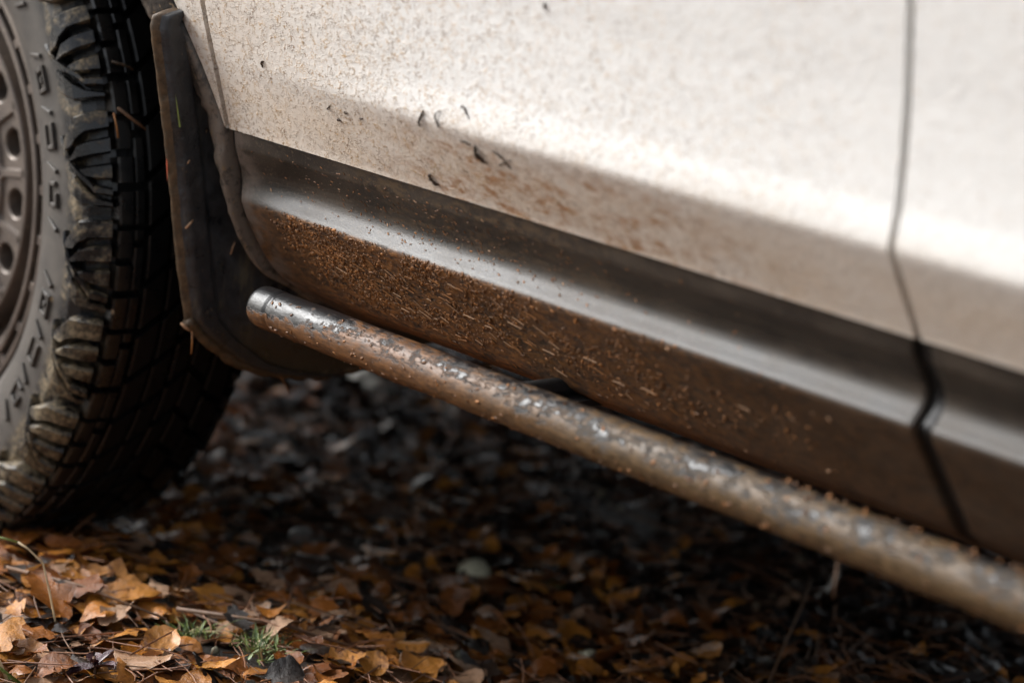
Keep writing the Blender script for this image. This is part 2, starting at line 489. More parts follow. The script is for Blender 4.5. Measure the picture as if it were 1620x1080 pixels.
GAP_F, GAP_R = -.070, .740
zw = np.concatenate([np.linspace(.5358, .63, 44), np.linspace(.634, 1.02, 50)])
zc = np.concatenate([np.linspace(.346, .462, 26)[:-1], np.linspace(.462, .5343, 50)])
front_door = panel(GAP_F + .0035, GAP_R - .0028, zw, y_white, PAINT, 'front_door', car, hem=.0009)
rear_door = panel(GAP_R + .0028, 1.66, zw, y_white, PAINT, 'rear_door', car, hem=.0009)
front_clad = panel(GAP_F + .0045, GAP_R - .0075, zc, y_clad, CLAD, 'door_cladding', front_door, hem=.004, bottom_hem=False)
rear_clad = panel(GAP_R + .0075, 1.66, zc, y_clad, CLAD, 'door_cladding', rear_door, hem=.004, bottom_hem=False)
# rubber seals seen inside the two shut lines, and the shadow gap strip between paint and cladding
for gx_ in (GAP_F, GAP_R):
    zz = np.concatenate([np.linspace(.346, .533, 60), np.linspace(.537, 1.02, 60)])
    dep = np.where(zz < .535, .006, .0135)
    m = MB()
    m.grid([[(gx_ + dx, float(y_body(gx_, z)) + d + abs(dx) * .25, z) for z, d in zip(zz, dep)] for dx in np.linspace(-.013, .013, 7)])
    m.build('door_seal', SEAL, car)

AX, AZ = -.583, .399                                     # front wheel centre
# front wing: white panel outside the wheel arch
def arch_r_out(a):
    return .527
m = MB(); rows = []
for a in np.concatenate([np.linspace(R(14), R(70), 46), np.linspace(R(72), R(178), 44)]):
    ca, sa = math.cos(a), math.sin(a)
    lim = []
    if ca > 1e-6: lim.append((GAP_F - .0035 - AX) / ca)
    if ca < -1e-6: lim.append((-1.42 - AX) / ca)
    if sa > 1e-6: lim.append((1.02 - AZ) / sa)
    ro = max(min(lim), .5272)
    row = []
    for t in np.linspace(0, 1, 18):
        r_ = .5275 + (ro - .5275) * t
        x, z = AX + r_ * ca, AZ + r_ * sa
        row.append((x, float(y_white(x, max(z, .5355))), max(z, .5355)))
    last = row[-1]; row.append((last[0] + .0003, last[1] + .014, last[2]))
    first = row[0]; row.insert(0, (first[0], first[1] + .01, first[2]))
    rows.append(row)
m.grid(rows, flip=True)
m.build('front_wing', PAINT, car, True, 40)

# wheel arch trim behind the tyre
m = MB(); rows = []
angs = np.concatenate([np.linspace(R(-4.5), R(75), 120), np.linspace(R(77), R(184), 60)])
for a in angs:
    ca, sa = math.cos(a), math.sin(a)
    ri = .502 - .030 * float(sst(R(24.5), R(28.5), a))
    ro = min(.5265, (GAP_F - .0045 - AX) / ca) if ca > .2 else .5265
    row = []
    def P(r_, dy):
        x, z = AX + r_ * ca, AZ + r_ * sa
        z2 = max(z, .352)
        y = float(np.interp(z2, [.534 - .012, .534 + .02], [0, 1]))
        yy = (1 - y) * float(smooth_interp(min(z2, .531), ZT, YT, .004)) + y * float(y_white(x, max(z2, .536)))
        return (x, yy + dy, z)
    lump = .0022 * mnoise.noise((a * 26, 3.1, .2)) + .0016 * mnoise.noise((a * 70, 1.1, .9))
    row += [P(ri + .002, .05), P(ri + .0006, .012), P(ri, .0035), P(ri + .0015, .0)]
    for t in (.15, .3, .45, .6, .75, .9):
        row.append(P(ri + (ro - ri) * t, -.0035 * math.sin(t * math.pi) - .0022 + lump * (1 + math.sin(9 * t))))
    row += [P(ro - .001, -.0012), P(ro, .003), P(ro - .0002, .016)]
    rows.append(row)
m.grid(rows, flip=True)
m.build('wheel_arch_trim', TRIM, car, True, 50)

# mud flap behind the front tyre
FLZ = np.array([.272, .2735, .276, .284, .295, .319, .343, .392, .494, .578, .622, .634, .641])
FLY = np.array([.167, .150, .128, .090, .059, .024, -.001, -.013, -.032, -.050, -.060, -.058, -.030])
def flap_x(y, z, d):
    lip = -.006 * np.clip(1 - d / .008, 0, 1) ** 2
    strip = .0055 * sst(.006, .012, d) * sst(.036, .031, d)
    bumps = .0009 * mnoise.noise((y * 70, z * 70, 1.3)) + .0007 * mnoise.noise((y * 190, z * 160, 5.3))
    return -.110 + lip + strip + bumps * (1 if d < .034 else .35)
m = MB(); rows = []
for z in np.concatenate([np.linspace(.2722, .35, 44), np.linspace(.353, .640, 80)]):
    y0 = float(np.interp(z, FLZ, FLY)) + .0006 * mnoise.noise((z * 60, 2, 7)) + .0004 * mnoise.noise((z * 240, 2, 7))
    y1 = float(np.interp(z, [.272, .284, .300, .470, .480, .533, .556, .592, .626, .641], [.19, .235, .34, .34, .05, .012, .0, -.017, -.034, -.026]))
    ds = np.concatenate([[0, .0015, .0035, .006, .008, .010, .012, .016, .020, .024, .028, .031, .0335, .036, .040], np.linspace(.048, .33, 16)])
    row = [(flap_x(y0, z, 0) - .004, y0 + .004, z), (flap_x(y0, z, 0) - .002, y0 + .0007, z)]
    row += [(float(flap_x(y0 + d, z, d)), min(y0 + d, max(y1, y0 + .006) - .0001 * (len(ds) - q_)), z) for q_, d in enumerate(ds)] + [(-.110, max(y1, y0 + .006), z)]
    rows.append(row + [(-.124, max(y1, y0 + .006), z), (-.124, y0 + .006, z)])
m.grid(rows, flip=True)
npr = len(rows[0]) - 1
mi = [1 if (k % npr) < 5 else 0 for k in range(len(m.f))]
m.m = mi
flap = m.build('mud_flap', [FLAP, FMUD], car, True, 60)
# bottom curl of caked mud along the lower edge of the flap
m = MB()
pts = [(-.113 + .002 * mnoise.noise((y * 50, 1, 1)), y, float(np.interp(y, FLY[::-1], FLZ[::-1])) + .002 if y < .16 else .273 + (y - .167) * .1)
       for y in np.linspace(.0, .25, 60)]
m.tube(pts, [.0055 + .002 * mnoise.noise((p[1] * 90, 4, 2)) for p in pts], 10)
m.build('mud_crust', FMUD, flap)

# ---- unseen bulk of the car: floor, far side, bonnet, roof, windows
m = MB()
m.box((-.09, .178, .395), (1.72, 1.62, .47))            # floor pan
m.box((-1.22, .30, .36), (-.09, 1.50, .98))              # engine bay
m.box((1.72, .30, .42), (3.2, 1.45, .98))
m.box((-.095, .10, .47), (-.075, .30, 1.0))              # bulkhead behind the arch
m.box((-.9, .50, .31), (1.6, .62, .394)); m.box((-.9, 1.1, .31), (1.6, 1.22, .394)); m.box((.0, .75, .30), (1.6, .95, .394))   # chassis rails
m.build('underbody', DARK, car, False)
for cx_ in (AX, AX + 2.67):                              # wheel-arch liners
    m = MB()
    m.grid([[(cx_ + .535 * math.cos(a), y, AZ + .535 * math.sin(a)) for y in (.12, .16, .2, .29)] for a in np.linspace(R(6), R(174), 30)])
    m.grid([[(cx_ + r_ * math.cos(a), .29, AZ + r_ * math.sin(a)) for r_ in (.05, .25, .535)] for a in np.linspace(R(0), R(180), 24)])
    m.build('arch_liner', DARK, car)
def car_box_loft(name, secs, mat, nm_par=car):
    mm = MB(); mm.grid(secs, wrap_v=True); return mm.build(name, mat, nm_par, True, 35)
bl = [[(x, y, z) for (y, z) in ((.02 - .09, 1.021), (-.02, 1.045), (.10, h), (.85, h + .02), (1.6, h), (1.74, 1.04), (1.78, .95), (1.72, .62), (1.66, .58), (1.62, .60), (1.7, .95), (1.0, h - .015), (.2, h - .015), (-.05, 1.005))]
      for x, h in ((-1.5, .96), (-1.42, 1.02), (-1.0, 1.06), (-.5, 1.09), (-.08, 1.11))]
car_box_loft('bonnet', bl, WHITE)
m = MB(); m.box((-1.52, .02, .46), (-1.40, 1.70, .80)); m.build('bumper', WHITE, car, False)
m = MB(); m.box((3.15, .02, .45), (3.3, 1.70, 1.0)); m.build('bumper', WHITE, car, False)
m = MB(); m.box((-.08, 1.70, .36), (1.72, 1.76, 1.03)); m.build('far_side_panel', WHITE, car, False)
m = MB(); m.box((1.67, -.08, .95), (3.2, -.03, 1.04)); m.build('rear_quarter_panel', WHITE, car, False)
gsec = []
for t, zt, ins in ((0, 1.02, 0), (.12, 1.10, .012), (.9, 1.50, .16), (1, 1.56, .26)):
    x0, x1 = -.15 + .95 * t, 3.25 - .55 * t
    y0, y1 = -.085 + ins, 1.78 - ins
    gsec.append([(x0, y0, zt), (x1, y0, zt), (x1, y1, zt), (x0, y1, zt)])
m = MB(); m.grid(gsec, wrap_v=True); m.build('window_glass', GLASS, car, False)
m = MB(); m.box((.78, .17, 1.55), (2.72, 1.53, 1.60)); m.build('roof', WHITE, car, False)

# front suspension: knuckle block, lower arm and skid plate, added to darken the view behind the tyre
m = MB(); m.box((-.96, .185, .20), (-.50, .34, .44)); m.build('suspension_knuckle', DARK, car, False)
m = MB(); m.tube([(AX, .17, .24), (AX + .02, .40, .22), (AX + .08, .66, .27)], [.045, .04, .05], 10); m.build('suspension_arm', DARK, car)
m = MB(); m.box((-1.12, .36, .235), (-.52, 1.30, .27)); m.build('skid_plate', DARK, car, False)

# ---- round side bar with its collar and brackets
TZ, TR = .385, .019
m = MB(); rows = []
xs = np.concatenate([[0, .0, .0015, .004, .007], np.arange(.010, .95, .0022), np.linspace(.96, 1.68, 60)])
rad = np.full(len(xs), TR); rad[0] = .004; rad[1] = .0145; rad[2] = .0172; rad[3] = .0186; rad[4] = .0192
rad[(xs > .008) & (xs < .030)] = .0193
groove = (xs > .0292) & (xs < .0325); rad[groove] = .0180
for x, r_ in zip(xs, rad):
    row = []
    for k in range(72):
        a = 2 * math.pi * k / 72
        cy, cz = math.cos(a), math.sin(a)
        d = 0
        if .012 < x < .96:
            p = (x * 90, cy * 2.2 + 5, cz * 2.2)
            d = .0005 * max(0, mnoise.noise((x * 40, cy * 1.3, cz * 1.3)) + .2) + .00022 * mnoise.noise(p) + .00014 * mnoise.noise((x * 260, cy * 5, cz * 5))
            d *= 1.0 + .6 * max(0, -cz)
        row.append((x, (r_ + d) * cy, TZ + (r_ + d) * cz))
    rows.append(row)
m.grid(rows, wrap_v=True, flip=True)
bar = m.build('side_bar', TUBE, car, True)
for bx in (.315, .98, 1.5):
    m = MB(); m.box((bx - .025, .012, .370), (bx + .025, .30, .376))
    m.tube([(bx, .0165, .382), (bx, .03, .382), (bx, .20, .380)], .009, 12)
    m.build('mount_bracket', DARK, bar, True, 30)

# ------------------------------------------------------------------ wheel
def ring(m, prof, n=120, mi=0, flip=False):
    m.grid([[(r_ * math.cos(2*math.pi*k/n), y, r_ * math.sin(2*math.pi*k/n)) for (r_, y) in prof] for k in range(n)], mi, flip, wrap_u=True)

wheel = bpy.data.objects.new('wheel', None); COL.objects.link(wheel)
wheel.parent = car; wheel.matrix_parent_inverse = chain(car).inverted(); wheel.location = (AX, 0, AZ)
def wbuild(m, name, mats, smooth=True, angle=35):
    o = m.build(name, mats, None, smooth, angle)
    o.parent = wheel                       # mesh is in wheel space
    return o

# tyre carcass
m = MB()
out = [(.236, -.012), (.252, -.020), (.2585, -.0255), (.2605, -.0295), (.264, -.0295), (.266, -.0345), (.280, -.0465), (.305, -.0555), (.330, -.0575), (.358, -.0575),
       (.372, -.0525), (.382, -.043), (.3875, -.030), (.389, 0.0), (.390, .045)]
inn = [(r_, .09 - y) for r_, y in out[::-1][1:]]
ring(m, out + inn, 144)
PATH = np.array([(.347, -.0575), (.355, -.0585), (.365, -.0580), (.376, -.0535), (.385, -.0455), (.3895, -.0375)])
seg = np.r_[0, np.cumsum(np.hypot(*np.diff(PATH, axis=0).T))]; seg /= seg[-1]
def path(s):
    r_ = np.interp(s, seg, PATH[:, 0]); y = np.interp(s, seg, PATH[:, 1])
    e = 1e-3
    tr = np.interp(min(1, s + e), seg, PATH[:, 0]) - np.interp(max(0, s - e), seg, PATH[:, 0])
    ty = np.interp(min(1, s + e), seg, PATH[:, 1]) - np.interp(max(0, s - e), seg, PATH[:, 1])
    L = math.hypot(tr, ty)
    nr, ny = ty / L, -tr / L               # outward normal
    return r_, y, nr, ny
def block(m, smp, top, bot, h, base_deg, mirror=False, inset=.35):
    """smp: samples of s; top/bot: functions angle(s) in degrees"""
    rows = []
    for i, s in enumerate(smp):
        r_, y, nr, ny = path(s)
        a0, a1 = bot(s), top(s)
        row = []
        for (a, hh, ins) in ((a0, -.005, 0), (a0, h * .74, 0), (a0 + inset, h, 1), (a1 - inset, h, 1), (a1, h * .74, 0), (a1, -.005, 0)):
            aa = R(base_deg + a)
            if hh > 0: hh = hh * (.45 + .55 * min(1, s / .45))
            rr, yy = r_ + nr * hh, y + ny * hh
            if mirror: yy = .09 - yy
            row.append((rr * math.cos(aa), yy, rr * math.sin(aa)))
        rows.append(row)
    e0 = [rows[0][0], rows[0][0], rows[0][0], rows[0][5], rows[0][5], rows[0][5]]
    e1 = [rows[-1][0], rows[-1][0], rows[-1][0], rows[-1][5], rows[-1][5], rows[-1][5]]
    m.grid([e0] + rows + [e1], flip=not mirror)
def pl(*pts):
    xs_, ys_ = zip(*pts)
    return lambda s: float(np.interp(s, xs_, ys_))
def tread_block(m, y0, y1, a0, a1, h, base, skew=0.0):
    def rb(y): return float(np.interp(abs(y - .045), [0, .045, .075, .083], [.393, .392, .3905, .3885]))
    rows = []
    ys = [y0, y0, y0 + .0015, (y0 + y1) / 2, y1 - .0015, y1, y1]
    hs = [-.006, h * .8, h, h, h, h * .8, -.006]
    for y, hh in zip(ys, hs):
        r_ = rb(y) + hh
        sk = skew * (y - y0) / (y1 - y0)
        rows.append([(r_ * math.cos(R(base + a)), y, r_ * math.sin(R(base + a))) for a in np.linspace(a0 + sk, a1 + sk, 4)])
    m.grid(rows, flip=True)
    # end walls
    for col, fl in ((0, True), (3, False)):
        w = [[rows[k][col] for k in range(7)], [tuple(np.array(rows[k][col]) * np.array([1 - .03, 1, 1 - .03])) for k in range(7)]]
        m.grid(w, flip=fl)
PH = 13.6
for k in range(24):
    b = PH + 15 * k
    jit = random.uniform(-.25, .25)
    for mir in (False, True):
        # slanted bar down the sidewall
        barf = pl((0, 2.4), (.74, -5.2), (1, -5.6))
        block(m, [.0, .12, .3, .5, .66, .74, .86, 1.0], lambda s: barf(s) + .6, lambda s: barf(s) - .65, .0150, b, mir, .28)
        block(m, [.10, .25, .38, .5, .62, .75, .87, 1.0], pl((.1, .9), (.48, 5.3 + jit), (.6, 5.6 + jit), (1, 5.7 + jit)), pl((.1, .3), (.36, .6), (.60, 2.7), (1, 3.0)), .0135, b, mir, .3)
        block(m, [.30, .42, .52, .64, .76, .88, 1.0], pl((.30, -1.0), (.56, 1.5), (1, 2.0)), pl((.30, -1.5), (.60, -.7), (1, -.3)), .0138, b, mir, .3)
        block(m, [.40, .52, .64, .76, .88, 1.0], pl((.40, -2.6), (.62, -1.9), (1, -1.6)), pl((.40, -3.2), (.72, -3.8), (1, -4.0)), .0120, b, mir, .3)
        block(m, [.22, .38, .55, .7, .85, 1.0], pl((.2, 13.2), (.74, 8.6), (1, 8.2)), pl((.2, 9.4), (.5, 7.5), (1, 7.2)), .0110, b, mir, .3)
    for (ya, yb) in ((-.0355, -.020), (-.0185, -.008)):
        tread_block(m, ya, yb, -4.4, -.9 if ya < -.02 else 1.6, .0115, b); tread_block(m, ya, yb, .2 if ya < -.02 else 2.7, 4.0, .0108, b)
        tread_block(m, ya, yb, 4.9, 9.4, .0115, b)
    for (ya, yb, o) in ((-.003, .020, 1.5), (.024, .043, 4), (.047, .066, 0), (.070, .093, 2.5), (.098, .125, 5)):
        sk_ = 2.6 if ya < .05 else -2.6
        tread_block(m, ya, yb, o - 4.5, o + 1.6, .0115, b, sk_); tread_block(m, ya, yb, o + 3.0, o + 9.1, .011, b, sk_)
# raised marks around the sidewall
def side_pt(r_, a, h):
    y = float(np.interp(r_, [.264, .266, .280, .305, .330, .358], [-.0295, -.0345, -.0465, -.0555, -.0595, -.0605])) - h
    return (r_ * math.cos(R(a)), y, r_ * math.sin(R(a)))
def mark(m, r0, r1, a0, a1, h=.0022, sl=0.0):
    q = []
    for hh, e in ((-.002, 0), (h * .8, .0003), (h, .0009)):
        da = math.degrees(e / .28)
        q.append([side_pt(r0 + e, a0 + da, hh), side_pt(r0 + e, a1 - da, hh), side_pt(r1 - e, a1 - da + sl, hh), side_pt(r1 - e, a0 + da + sl, hh)])
    m.grid(q, wrap_v=True, flip=True); o = len(m.v) - 4
    m.f.append((o, o + 1, o + 2, o + 3)); m.m.append(0)
for k in range(36):
    a = 10 * k + 2.0
    mark(m, .3080, .3270, a, a + .8, sl=-1.6)
    kind = k % 4
    if kind == 3: continue
    mark(m, .3090, .3120, a + 2.6, a + 7.2); 
    mark(m, .3125, .3240, a + 2.6, a + 3.5)
    mark(m, .3245, .3275, a + 2.6, a + (7.2 if kind else 5.2))
    if kind != 1: mark(m, .3125, .3240, a + 6.3, a + 7.2)
    if kind == 2: mark(m, .3160, .3205, a + 4.3, a + 5.4)
tyre = wbuild(m, 'tyre', RUBBER, True, 18)

# rim
m = MB()
ring(m, [(.2365, -.010), (.2525, -.0200), (.2572, -.0260), (.2568, -.0293), (.2545, -.0300), (.2510, -.0300), (.2498, -.0287), (.2494, -.0040),
         (.2408, -.0040), (.2404, -.0287), (.2392, -.0300), (.2345, -.0303), (.2315, -.0280), (.222, -.017), (.208, -.003), (.192, .012), (.1865, .0145), (.1850, -.0075), (.1838, -.0090), (.1810, -.0092)], 150)
NS = 30
for k in range(NS):
    a = 42.1 - 12 * k
    def pt(r_, da, y): return (r_ * math.cos(R(a + da)), y, r_ * math.sin(R(a + da)))
    q = []
    for y, w in ((-.0135, 1.35), (-.0260, 1.3), (-.0275, 1.0)):
        q.append([pt(.2400, -w, y), pt(.2400, w, y), pt(.2500, w, y), pt(.2500, -w, y)])
    m.grid(q, wrap_v=True, flip=True); o = len(m.v) - 4
    m.f.append((o, o + 1, o + 2, o + 3)); m.m.append(0)
# face with a ring of round holes
NH, RH, HR = 16, .1590, .0148
PHH = 20.6 + 11.25 * 0
for k in range(NH):
    ac = PHH - 22.5 * k
    hc = np.array([RH, 0.])
    hole, bound = [], []
    n_ = 32
    for j in range(n_):
        t = 2 * math.pi * j / n_
        d = np.array([math.cos(t), math.sin(t)])
        hole.append(d)
        # sector boundary: r in [.142,.194], |angle|<=10 deg
        lo, hi = .001, .2
        for _ in range(30):
            md = (lo + hi) / 2
            p = hc + d * md
            rr = math.hypot(*p); aa = abs(math.degrees(math.atan2(p[1], p[0])))
            if .130 < rr < .1812 and aa < 11.25: lo = md
            else: hi = md
        bound.append(hc + d * lo)
    def W(p, y):
        ca, sa = math.cos(R(ac)), math.sin(R(ac))
        return (p[0] * ca - p[1] * sa, y, p[0] * sa + p[1] * ca)
    rows = []
    rows.append([W(b_, -.0092) for b_ in bound])
    rows.append([W(hc + (b_ - hc) * .90, -.0092) for b_ in bound])
    rows.append([W(hc + (b_ - hc) * .84, -.0052) for b_ in bound])
    rows.append([W(hc + d * (HR + .0022), -.0052) for d in hole])
    rows.append([W(hc + d * (HR + .0004), -.0040) for d in hole])
    rows.append([W(hc + d * HR, -.0020) for d in hole])
    rows.append([W(hc + d * HR * .86, .022) for d in hole])
    rows.append([W(hc + d * HR * .84, .040) for d in hole])
    m.grid(rows, wrap_v=True)
ring(m, [(.130, -.0092), (.121, -.006), (.108, .002), (.085, .004), (.070, -.004), (.046, -.012), (.040, -.018), (.010, -.020), (.0005, -.020)], 100)
for k in range(5):
    a = R(72 * k + 20)
    m.tube([(.057 * math.cos(a), .0, .057 * math.sin(a)), (.057 * math.cos(a), -.022, .057 * math.sin(a))], .0095, 6)
ring(m, [(.236, -.018), (.218, .0), (.205, .02), (.205, .12), (.235, .135)], 80)
wbuild(m, 'rim', RIM, True, 30)
m = MB()
ring(m, [(.001, .045), (.15, .045), (.155, .05), (.155, .06), (.001, .062)], 64); wbuild(m, 'brake_disc', SEAL, True, 30)
for dx, far in ((2.67, False), (0, True), (2.67, True)):
    w2 = wheel.copy(); COL.objects.link(w2)
    w2.location = (AX + dx, 1.69 if far else 0, AZ)
    if far: w2.rotation_euler = (0, 0, math.pi)
    for ch in list(wheel.children):
        c = ch.copy(); COL.objects.link(c); c.parent = w2
for cx_ in (AX, AX + 2.67):
    mb = MB(); mb.tube([(cx_, .12, AZ), (cx_, 1.57, AZ)], .03, 10); mb.build('axle', DARK, car)

# ------------------------------------------------------------------ mud and straw stuck to the car
def oriented(center, u, w, n):
    return Matrix(((u.x, w.x, n.x, center.x), (u.y, w.y, n.y, center.y), (u.z, w.z, n.z, center.z), (0, 0, 0, 1)))
def surf_n(yf, x, z):
    e = .0015
    dz = float(yf(x, z + e) - yf(x, z - e)) / (2 * e)
    return Vector((0, -1, dz)).normalized()
def chip(m, c, n, ang, L, W, T, mi, bend=.2):
    u = Vector((math.cos(ang), 0, math.sin(ang))); u = (u - n * u.dot(n)).normalized(); w = n.cross(u)
    pts = []
    for t, ww in ((-.5, .5), (-.15, 1.0), (.2, .9), (.5, .35)):
        mid = c + u * (L * t) + n * (T * .5 + bend * L * (t * t))
        pts += [mid - w * (W * .5 * ww), mid + n * (T * .5), mid + w * (W * .5 * ww), mid - n * T * .6]
    m.grid(np.array([tuple(p) for p in pts]).reshape(4, 4, 3), mi, wrap_v=True)
m = MB()
cnt = 0
while cnt < 600:
    x = random.uniform(-.035, .80); z = random.uniform(.386, .471)
    dens = float(sst(-.045, .05, x)) * float(sst(.75, .12, x))
    if mnoise.noise((x * 14, z * 20, 2)) + random.random() * 1.1 < .35 or random.random() > dens: continue
    zt = (z - .386) / .085
    if random.random() > .35 + .65 * zt: continue
    n_ = surf_n(y_clad, x, z)
    c = Vector((x, float(y_clad(x, z)), z)) + n_ * random.uniform(0, .0006)
    L = random.choice((.0012, .0016, .002, .002, .003, .004, .006)) * random.uniform(.7, 1.3)
    chip(m, c, n_, random.gauss(-.25, 1.1), L, L * random.uniform(.2, .6), random.uniform(.0004, .0010), random.choices((0, 1, 2), (.34, .60, .06))[0], random.uniform(-.1, .35))
    cnt += 1
for _ in range(60):                                  # a few longer pale straws
    x = random.gauss(.20, .12); z = random.uniform(.392, .455)
    if x < -.02: continue
    n_ = surf_n(y_clad, x, z)
    c = Vector((x, float(y_clad(x, z)), z)) + n_ * .0006
    chip(m, c, n_, random.gauss(-.5, .3), random.uniform(.007, .016), .0013, .0009, random.choice((0, 2)), .05)
cnt = 0
while cnt < 380:                                     # specks thrown higher up, on the upper face
    x = random.gauss(.22, .13); z = random.uniform(.476, .526)
    if not -.04 < x < .7: continue
    n_ = surf_n(y_clad, x, z)
    c = Vector((x, float(y_clad(x, z)), z))
    L = random.uniform(.0012, .0035)
    chip(m, c, n_, random.gauss(-.4, .5), L, L * .5, .0004, random.choices((0, 1, 2), (.25, .7, .05))[0]); cnt += 1
ICO = [Vector(v) for v in ((0,0,1),(.894,0,.447),(.276,.851,.447),(-.724,.526,.447),(-.724,-.526,.447),(.276,-.851,.447),(.724,.526,-.447),(-.276,.851,-.447),(-.894,0,-.447),(-.276,-.851,-.447),(.724,-.526,-.447),(0,0,-1))]
ICF = [(0,1,2),(0,2,3),(0,3,4),(0,4,5),(0,5,1),(1,6,2),(2,7,3),(3,8,4),(4,9,5),(5,10,1),(2,6,7),(3,7,8),(4,8,9),(5,9,10),(1,10,6),(6,11,7),(7,11,8),(8,11,9),(9,11,10),(10,11,6)]
cnt = 0
while cnt < 3800:
    x = random.uniform(-.03, .75); z = random.uniform(.388, .4705)
    dens = float(sst(-.035, .03, x)) * float(sst(.72, .08, x)) * float(sst(.386, .415, z))
    clus = mnoise.noise((x * 22, z * 34, 4)) + .6 * mnoise.noise((x * 70, z * 90, 8))
    core = math.exp(-((x - .045) / .05) ** 2 - ((z - .437) / .018) ** 2)
    if random.random() > dens * (max(0, clus + .22) * 1.3 + .9 * core): continue
    n_ = surf_n(y_clad, x, z)
    c = Vector((x, float(y_clad(x, z)), z))
    r_ = random.choice((.0005, .0006, .0008, .001, .0013)) * random.uniform(.8, 1.3)
    u = Vector((1, 0, 0)); w = n_.cross(u)
    a = random.uniform(0, 6.28); el = random.uniform(1, 2.4)
    u, w = (u * math.cos(a) + w * math.sin(a)), (w * math.cos(a) - u * math.sin(a))
    m.add([tuple(c + u * (v.x * r_ * el * random.uniform(.7, 1.2)) + w * (v.y * r_) + n_ * (v.z * r_ * .65)) for v in ICO], ICF, random.choices((0, 1, 2), (.30 + .3 * core, .66 - .3 * core, .04))[0])
    cnt += 1
o = m.build('mud_flakes', STRAW); o['kind'] = 'stuff'
m = MB()
for _ in range(420):                                # lumps caked on the bar
    x = random.random() ** 1.2 * .9 + .03; a = random.uniform(-2.6, 1.3) if random.random() < .8 else random.uniform(-3.1, 3.1)
    n_ = Vector((0, -math.cos(a), math.sin(a)))
    if random.random() > (.55 if math.sin(a) > -.1 else 1.0): continue
    c = Vector((x, 0, TZ)) + n_ * (TR + .0003)
    L = random.uniform(.0015, .005)
    u = Vector((1, 0, 0)); w = n_.cross(u)
    ang = random.gauss(0, .7)
    u, w = u * math.cos(ang) + w * math.sin(ang), w * math.cos(ang) - u * math.sin(ang)
    T = random.uniform(.0003, .0007)
    pts = []
    for t, ww in ((-.5, .4), (-.15, 1.0), (.2, .9), (.5, .35)):
        mid = c + u * (L * t) + n_ * (T * .3 - .02 * L * L / TR)
        W_ = L * .3
        pts += [mid - w * (W_ * ww), mid + n_ * T, mid + w * (W_ * ww), mid - n_ * T]
    m.grid(np.array([tuple(p) for p in pts]).reshape(4, 4, 3), random.choices((0, 1), (.3, .7))[0], wrap_v=True)
for _ in range(45):                                  # crumbs lying along the top of the near end
    x = random.uniform(.62, .90); a = R(random.uniform(60, 112))
    n_ = Vector((0, -math.cos(a), math.sin(a))); c = Vector((x, 0, TZ)) + n_ * (TR + .001)
    r_ = random.uniform(.0008, .0020)
    m.tube([c - n_ * r_, c, c + n_ * r_], [r_ * .5, r_, r_ * .45], 6, random.choice((0, 1)))
o = m.build('mud_crumbs', STRAW); o['kind'] = 'stuff'

# plant bits stuck to the white door: (x, z) on the door, polyline in mm, radius mm
def door_bit(x, z, segs, label, cat='plant bit', mat=CRUMB, name='plant_bit'):
    n_ = surf_n(y_white, x, z)
    mm = MB()
    for pts, r_ in segs:
        P3 = []
        for (a, b, c_) in pts:
            xx, zz = x + a * .001, z + b * .001
            P3.append((xx, float(y_white(xx, zz)) - c_ * .001, zz))
        fine_ = []
        for i in range(len(P3) - 1):
            for q in range(5):
                k_ = q / 5; fine_.append([P3[i][c_] * (1 - k_) + P3[i + 1][c_] * k_ + random.gauss(0, .00022) for c_ in range(3)])
        P3 = fine_ + [P3[-1]]
        rr = [r_ * .001 * (.25 + .75 * math.sin(math.pi * (i + .6) / (len(P3) + .2))) * random.uniform(.55, 1.25) for i in range(len(P3))]
        mm.tube(P3, rr, 6)
    return tag(mm.build(name, mat), label, cat)
